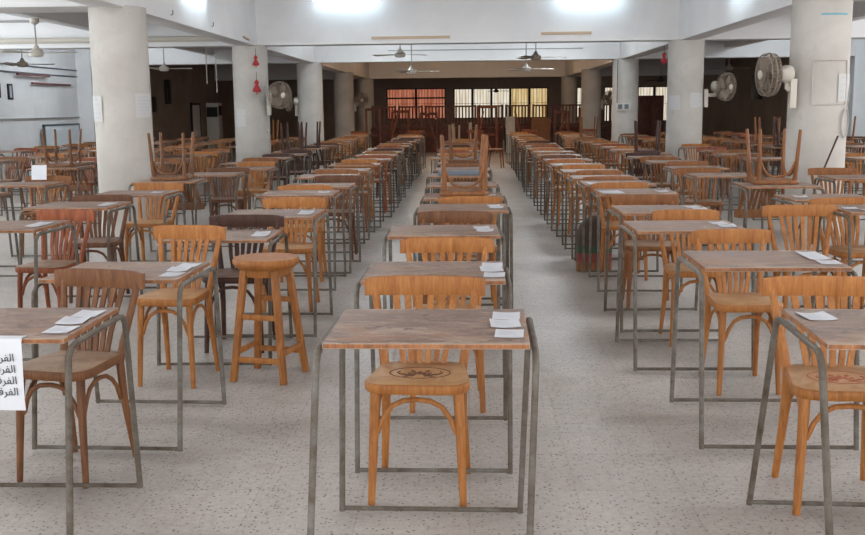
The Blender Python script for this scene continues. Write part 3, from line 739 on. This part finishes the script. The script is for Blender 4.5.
d1 = struct(empty('door_1', (-XW, 34.9, 0)))
MB().box(.002, .05, -.5, .5, 0, 1.62).build('door_leaf', M_white, d1, .004); MB().box(.002, .07, -.56, -.5, 0, 1.7).box(.002, .07, .5, .56, 0, 1.7).box(.002, .07, -.56, .56, 1.62, 1.7).build('door_frame', M_black, d1)
ac = tag(empty('air_conditioner', (-XW+.26, 36.6, 0)), 'white upright air conditioner cabinet against left wall', 'air conditioner')
MB().box(-.22, .22, -.3, .3, 0, 1.7).build('cabinet', M_white, ac, .02); MB().box(.0, .225, -.24, .24, 1.25, 1.6).build('outlet_grille', M_black, ac); MB().box(-.20, .20, -.305, -.299, 1.2, 1.55).build('vent', M_black, ac)
# grey framed board leaning on the left wall
bd = tag(empty('notice_board', (-XW+.10, 23.1, .55)), 'pale blue grey-framed board standing against the left wall', 'board')
MB().box(-.01, .02, -1.0, .95, .03, .57).build('panel', mat('pale_blue_board', (.66,.72,.76), .5), bd)
MB().box(-.02, .03, -1.05, 1.0, .57, .61).box(-.02, .03, -1.05, 1.0, -.01, .03).box(-.02, .03, -1.05, -1.0, 0, .6).box(-.02, .03, .95, 1.0, 0, .6).build('frame', M_slate, bd)
MB().box(-.02, .02, -.95, -.88, -.55, 0).box(-.02, .02, .83, .9, -.55, 0).build('leg', M_slate, bd)

# ------------------------------------------------------------------ fans
def ceiling_fan(x, y, z, top, label, m_=M_cream, rad=.58, rz=10):
    r = tag(empty('ceiling_fan', (x, y, z), (0, 0, R(rz))), label, 'fan', 'ceiling fans')
    MB().tube([(0, 0, .05), (0, 0, top-z)], .012, 8).build('rod', M_cable, r)
    MB().lathe([(.02, top-z-.09), (.06, top-z-.06), (.07, top-z-.002)], (0,0,0), 16).build('canopy', m_, r)
    MB().lathe([(.03, -.055), (.085, -.045), (.105, -.01), (.10, .03), (.05, .06), (.02, .12)], (0,0,0), 20).build('motor', m_, r)
    for k in range(3):
        a = 2*PI*k/3; c_, s_ = math.cos(a), math.sin(a); b = MB()
        def pt(u, v, w_): return (u*c_ - v*s_, u*s_ + v*c_, w_)
        vs = [pt(.09,-.02,0), pt(.18,-.055,-.006), pt(rad,-.065,-.012), pt(rad,.065,.012), pt(.18,.055,.008), pt(.09,.02,0)]
        b.add(vs + [(p[0], p[1], p[2]+.005) for p in vs], [(5,4,3,2,1,0), (6,7,8,9,10,11)] + [(i, (i+1) % 6, 6+(i+1) % 6, 6+i) for i in range(6)])
        b.build('blade', m_, r)
ceiling_fan(-1.17, 21.3, 2.19, HCEIL, 'pale ceiling fan in centre bay, left of centre', rz=2)
ceiling_fan(1.22, 21.3, 2.21, HCEIL, 'pale ceiling fan in centre bay, right of centre', rz=4)
ceiling_fan(-1.28, 19.4, 2.44, HCEIL, 'smaller looking ceiling fan motor beside the left centre fan', rz=35)
ceiling_fan(1.30, 19.5, 2.36, HCEIL, 'second ceiling fan right behind the second beam, right of centre', M_grime, rz=0)
ceiling_fan(-6.40, 21.3, 2.31, HCEIL, 'pale ceiling fan seen right of the nearest left pillar', rz=5)
ceiling_fan(-6.20, 14.5, 2.27, 2.76, 'large pale ceiling fan in left side aisle, nearest', rz=3)
ceiling_fan(-8.50, 19.2, 2.34, HCEIL, 'ceiling fan close to the left wall', M_grime, rz=20)
ceiling_fan(1.15, 41.0, 2.08, HCEIL, 'silhouette-black ceiling fan in front of the back windows', M_black, rz=0)  # backlit silhouette put into the black colour
ceiling_fan(5.75, 30.5, 2.18, HCEIL, 'silhouette-black ceiling fan in right aisle, far', M_black, rz=0)  # black stands for its silhouette in the dark aisle
ceiling_fan(6.6, 26.0, 2.35, HCEIL, 'brown ceiling fan in right aisle behind the third beam', M_grime, rz=15)

def wall_fan(head, nrm, mount, rad, label):
    head = Vector(head); nrm = Vector(nrm).normalized(); mount = Vector(mount)
    r = tag(empty('wall_fan', mount), label, 'fan', 'drum fans on pillars')
    def l(p): return Vector(p) - mount
    q = Vector((0,0,1)).rotation_difference(nrm).to_matrix(); h = l(head)
    def T(x, y, z): return h + q @ Vector((x, y, z))
    b = MB(); n = 32
    def ring(rr, zz, th): b.tube([T(rr*math.cos(2*PI*i/n), rr*math.sin(2*PI*i/n), zz) for i in range(n)], th, 5, closed=True)
    ring(rad, 0, .008); ring(rad*.97, .05, .005); ring(rad*.97, -.05, .005); ring(rad*.7, .075, .003); ring(rad*.7, -.075, .003); ring(rad*.4, .085, .003)
    for i in range(36):
        a = 2*PI*i/36
        for s in (1, -1):
            b.tube([T(rad*math.cos(a)*f_, rad*math.sin(a)*f_, s*z_) for f_, z_ in ((1, .0), (.97, .05), (.7, .075), (.35, .085), (.16, .087))], .0032, 4)
    b.build('cage', M_grime, r)
    b = MB(); b.lathe([(.04, -.01), (.048, .0), (.048, .012), (.03, .02)], h + nrm*.085, 16, axis=nrm); b.build('badge', M_cream, r)
    for k in range(4):
        a = PI/2*k+.4; bb = MB(); vs = []
        for (u, v, w_) in ((.05,-.04,-.02), (rad*.5,-.10,-.03), (rad*.86,-.07,-.03), (rad*.88,.05,.02), (rad*.5,.09,.03), (.05,.04,.02)):
            vs.append(T(u*math.cos(a)-v*math.sin(a), u*math.sin(a)+v*math.cos(a), w_))
        bb.add(vs + [v + nrm*.004 for v in vs], [(5,4,3,2,1,0), (6,7,8,9,10,11)] + [(i, (i+1) % 6, 6+(i+1) % 6, 6+i) for i in range(6)]); bb.build('blade', M_grime, r)
    mb = h - nrm*.27
    MB().lathe([(.05, 0), (.09, .02), (.095, .09), (.07, .14), (.03, .155)], mb, 18, axis=nrm).build('motor', M_cream, r)
    b = MB(); b.bar(mb+nrm*.06+Vector((0,0,-.05)), mb+nrm*.06+Vector((0,0,-.16)), .05, .05); b.bar(mb+nrm*.06+Vector((0,0,-.15)), Vector((0, 0, mb.z-.15)), .06, .06); b.build('arm', M_cream, r, .006)
    MB().box(-.035, .035, -.04, .04, mb.z-.36, mb.z-.05).build('bracket', M_cream, r, .008)
wall_fan((3.20, 10.95, 1.74), (-1, -.14, -.02), (PX[1]-PRAD-.03, 10.95, 1.6), .225, 'big round wall fan on left side of the nearest right pillar')
wall_fan((4.47, 17.75, 1.74), (.68, -.73, -.05), (PX[1]+PRAD+.03, 17.8, 1.6), .24, 'round wall fan on right side of the second right pillar')
wall_fan((-3.26, 17.5, 1.68), (.75, -.66, -.05), (PX[0]+PRAD+.03, 17.75, 1.5), .23, 'round wall fan on right side of the second left pillar')
wall_fan((-4.36, 24.5, 1.62), (-.9, -.3, -.05), (PX[0]-PRAD-.03, 24.6, 1.5), .22, 'turned wall fan on left side of the third left pillar')
wall_fan((-3.28, 31.2, 1.70), (.3, -.93, -.05), (PX[0]+PRAD+.03, 31.4, 1.5), .22, 'far wall fan on the fourth left pillar')
wall_fan((4.35, 31.2, 1.68), (.3, -.93, -.05), (PX[1]+PRAD+.03, 31.4, 1.5), .22, 'far wall fan on the fourth right pillar')

# ------------------------------------------------------------------ stacked furniture at the far end
def bench_meshes():
    d = {}; W2, D2, H2 = .42, .24, .76
    d['top'] = MB().box(-W2, W2, -D2, D2, H2-.03, H2).mesh('tabletop', W_stack, .003)
    d['legs'] = [MB().box(sx*(W2-.05)-.025, sx*(W2-.05)+.025, sy*(D2-.05)-.025, sy*(D2-.05)+.025, 0, H2-.03).mesh('leg', W_stack) for sx in (-1,1) for sy in (-1,1)]
    d['rail'] = [MB().box(-W2+.075, W2-.075, sy*(D2-.05)-.012, sy*(D2-.05)+.012, z0, z1).mesh('rail', W_stack) for sy in (-1,1) for z0, z1 in ((.02, .07), (.62, .72))]
    b = MB()
    d['slat'] = [MB().box(-.27+.108*k-.022, -.27+.108*k+.022, -D2+.04, -D2+.06, .07, .62).mesh('slat', W_stack) for k in range(6)]
    d['panel'] = MB().box(-W2+.08, W2-.08, -D2+.04, -D2+.055, .07, .62).mesh('front_panel', W_stack); return d
bmz = bench_meshes()
def wtable(x, y, z, rz, flip, label):
    r = tag(empty('wooden_table', (x, y, z+(.76 if flip else 0)), (PI if flip else 0, 0, R(rz))), label, 'table', 'dark wooden tables piled at the far end')
    put('tabletop', bmz['top'], r)
    for m_ in bmz['legs']: put('leg', m_, r)
    for m_ in bmz['rail']: put('rail', m_, r)
    if flip:
        for m_ in bmz['slat']: put('slat', m_, r)
    else: put('front_panel', bmz['panel'], r)
rg = random.Random(11)
for k in range(9):
    x = -2.75 + k*.87
    wtable(x, 32.9+rg.uniform(-.05,.05), 0, rg.uniform(-3,3), False, 'dark wooden table standing in the far pile, %s from left' % ORD[k].replace('nearest','first'))
    wtable(x+.02, 32.9, .762, rg.uniform(-3,3), True, 'dark wooden table upturned in the far pile, %s from left' % ORD[k].replace('nearest','first'))
def frame_thing(x, y, w_, h_, rz, lab, m_=W_red, rx=-6):  # upright open wooden frame, posts joined by bars
    r = tag(empty('wooden_frame', (x, y, 0), (R(rx), 0, R(rz))), lab, 'rack')
    MB().box(-w_/2, -w_/2+.07, -.03, .03, 0, h_).build('side_post', m_, r); MB().box(w_/2-.07, w_/2, -.03, .03, 0, h_).build('side_post', m_, r)
    MB().box(-w_/2+.07, w_/2-.07, -.03, .03, h_-.08, h_).build('top_bar', m_, r); MB().box(-w_/2+.07, w_/2-.07, -.03, .03, .55, .62).build('middle_bar', m_, r)
frame_thing(.62, 31.9, .66, 1.50, 4, 'tall red brown wooden frame leaning in the far pile')
frame_thing(-2.15, 31.9, .60, 1.38, -8, 'left tall wooden frame leaning in the far pile')
frame_thing(-1.2, 31.8, .55, 1.30, 14, 'dark tall wooden frame left of the centre column end', W_stack)
def board(x, y, w_, z0, h_, m_, rz, lab, rx=-7, t=.02):
    tag(MB().box(-w_/2, w_/2, -t/2, t/2, z0, z0+h_).build('board', m_, None, .003, (x, y, 0), (R(rx), 0, R(rz))), lab, 'board')
board(1.35, 31.8, .30, 0, 1.15, M_cream, 5, 'cream panel leaning against the far pile')
board(2.30, 31.8, .60, 0, 1.10, W_amber, -3, 'orange brown wooden panel leaning against the far pile')
board(-.42, 31.6, .10, 0, .95, W_pale, 22, 'left pale plank leaning against the far pile')
board(.06, 31.6, .10, 0, .98, W_pale, -10, 'right pale plank leaning against the far pile')
board(-.28, 31.6, .06, 0, .90, W_pale, -5, 'narrow pale plank beside the left pale plank')
# cupboard at right
cb = tag(empty('cupboard', (6.35, 35.5, 0)), 'dark wooden cupboard standing at the far right', 'cupboard')
MB().box(-.42, .42, -.25, .25, 0, 1.78).build('body', W_stack, cb, .006); MB().box(-.40, -.01, -.275, -.25, .06, 1.72).build('door', W_stack, cb, .004); MB().box(.01, .40, -.275, -.25, .06, 1.72).build('door', W_stack, cb, .004)
MB().box(-.02, .02, -.285, -.277, 1.74, 1.76).build('cornice', W_stack, cb)
# extra dark chairs piled along the side walls near the far end
for k in range(5):
    x = -3.2 + 6.7*(k/4.0)
    tag(chair(x, 29.8+.3*(k % 2), 180+rg.uniform(-25, 25), 'red', 2), 'red brown chair before the far pile, %s from left' % ORD[k].replace('nearest','first'), 'chair', 'chairs before the far pile')
# small hooks and debris on the left long beam
tag(MB().box(-.2, .2, -.02, .02, -.012, .012).build('wood_strip', M_batten, None, .003, (PX[0]+.185, 16.8, 2.60), (0, R(3), R(90))), 'short brown strip on the left long beam near second pillar', 'strip')
for i, (yy, zz) in enumerate(((12.6, 2.60), (14.6, 2.62))):
    tag(MB().tube([(PX[0]+.172, yy, zz), (PX[0]+.20, yy, zz+.01), (PX[0]+.20, yy, zz+.06)], .006, 6).build('hook', M_black), '%s small dark hook on the left long beam' % ('nearer' if i == 0 else 'farther'), 'hook')

# paper sheet standing against a chair back, tray on the centre column, pipes on the second beam
o = MB().box(-.08, .08, -.001, .001, 0, .15).build('paper_sheet', M_paper, None, loc=(-4.40, 10.13, .745), rot=(R(-8), 0, R(-3)))
tag(o, 'white paper sheet propped on a chair back, left of the nearest left pillar', 'paper')
tag(MB().box(-.22, .22, -.15, .15, 0, .035).build('plastic_tray', M_slate, None, .008, (-.08, 10.18, DH+.001), (0, 0, R(2))), 'dark slate tray lying on the seventh desk of the centre column', 'tray')
conduit([(-XW+.03, PY[1]-.26, 2.66), (PX[0]-.2, PY[1]-.26, 2.66)], .05, 'thick pale pipe along left part of second beam', M_cream)

for k, (x, hgt, rz, m_, lab) in enumerate(((-3.0, 1.45, 6, W_stack, 'leftmost'), (2.95, 1.30, -8, W_stack, 'middle'), (3.75, 1.40, 5, W_red, 'rightmost'))):
    frame_thing(x, 31.95, .5, hgt, rz, '%s of the three narrow wooden frames leaning in far pile' % lab, m_, -5)
for k, (x, rx, m_) in enumerate(((-2.5, 14, W_red), (-.9, -16, W_stack), (.25, 10, W_red), (1.75, -12, W_red), (2.7, 15, W_stack), (3.35, -18, W_red))):
    o = MB().box(-.03, .03, -.02, .02, 0, 1.35).build('plank', m_, None, .003, (x, 31.45, 0), (R(-6), R(rx), 0))
    tag(o, 'slanted dark plank in the far pile, %s from left' % ORD[k].replace('nearest', 'first'), 'plank', 'planks leaning in the far pile')

for k, (x, z0) in enumerate(((-5.42, 1.98), (-5.22, 1.80))):
    tag(MB().tube([(x, 21, z0), (x, 21, HCEIL)], .010, 6).build('hanging_wire', M_cream), '%s of two pale wires hanging from ceiling left of second left pillar' % ('left', 'right')[k], 'wire')
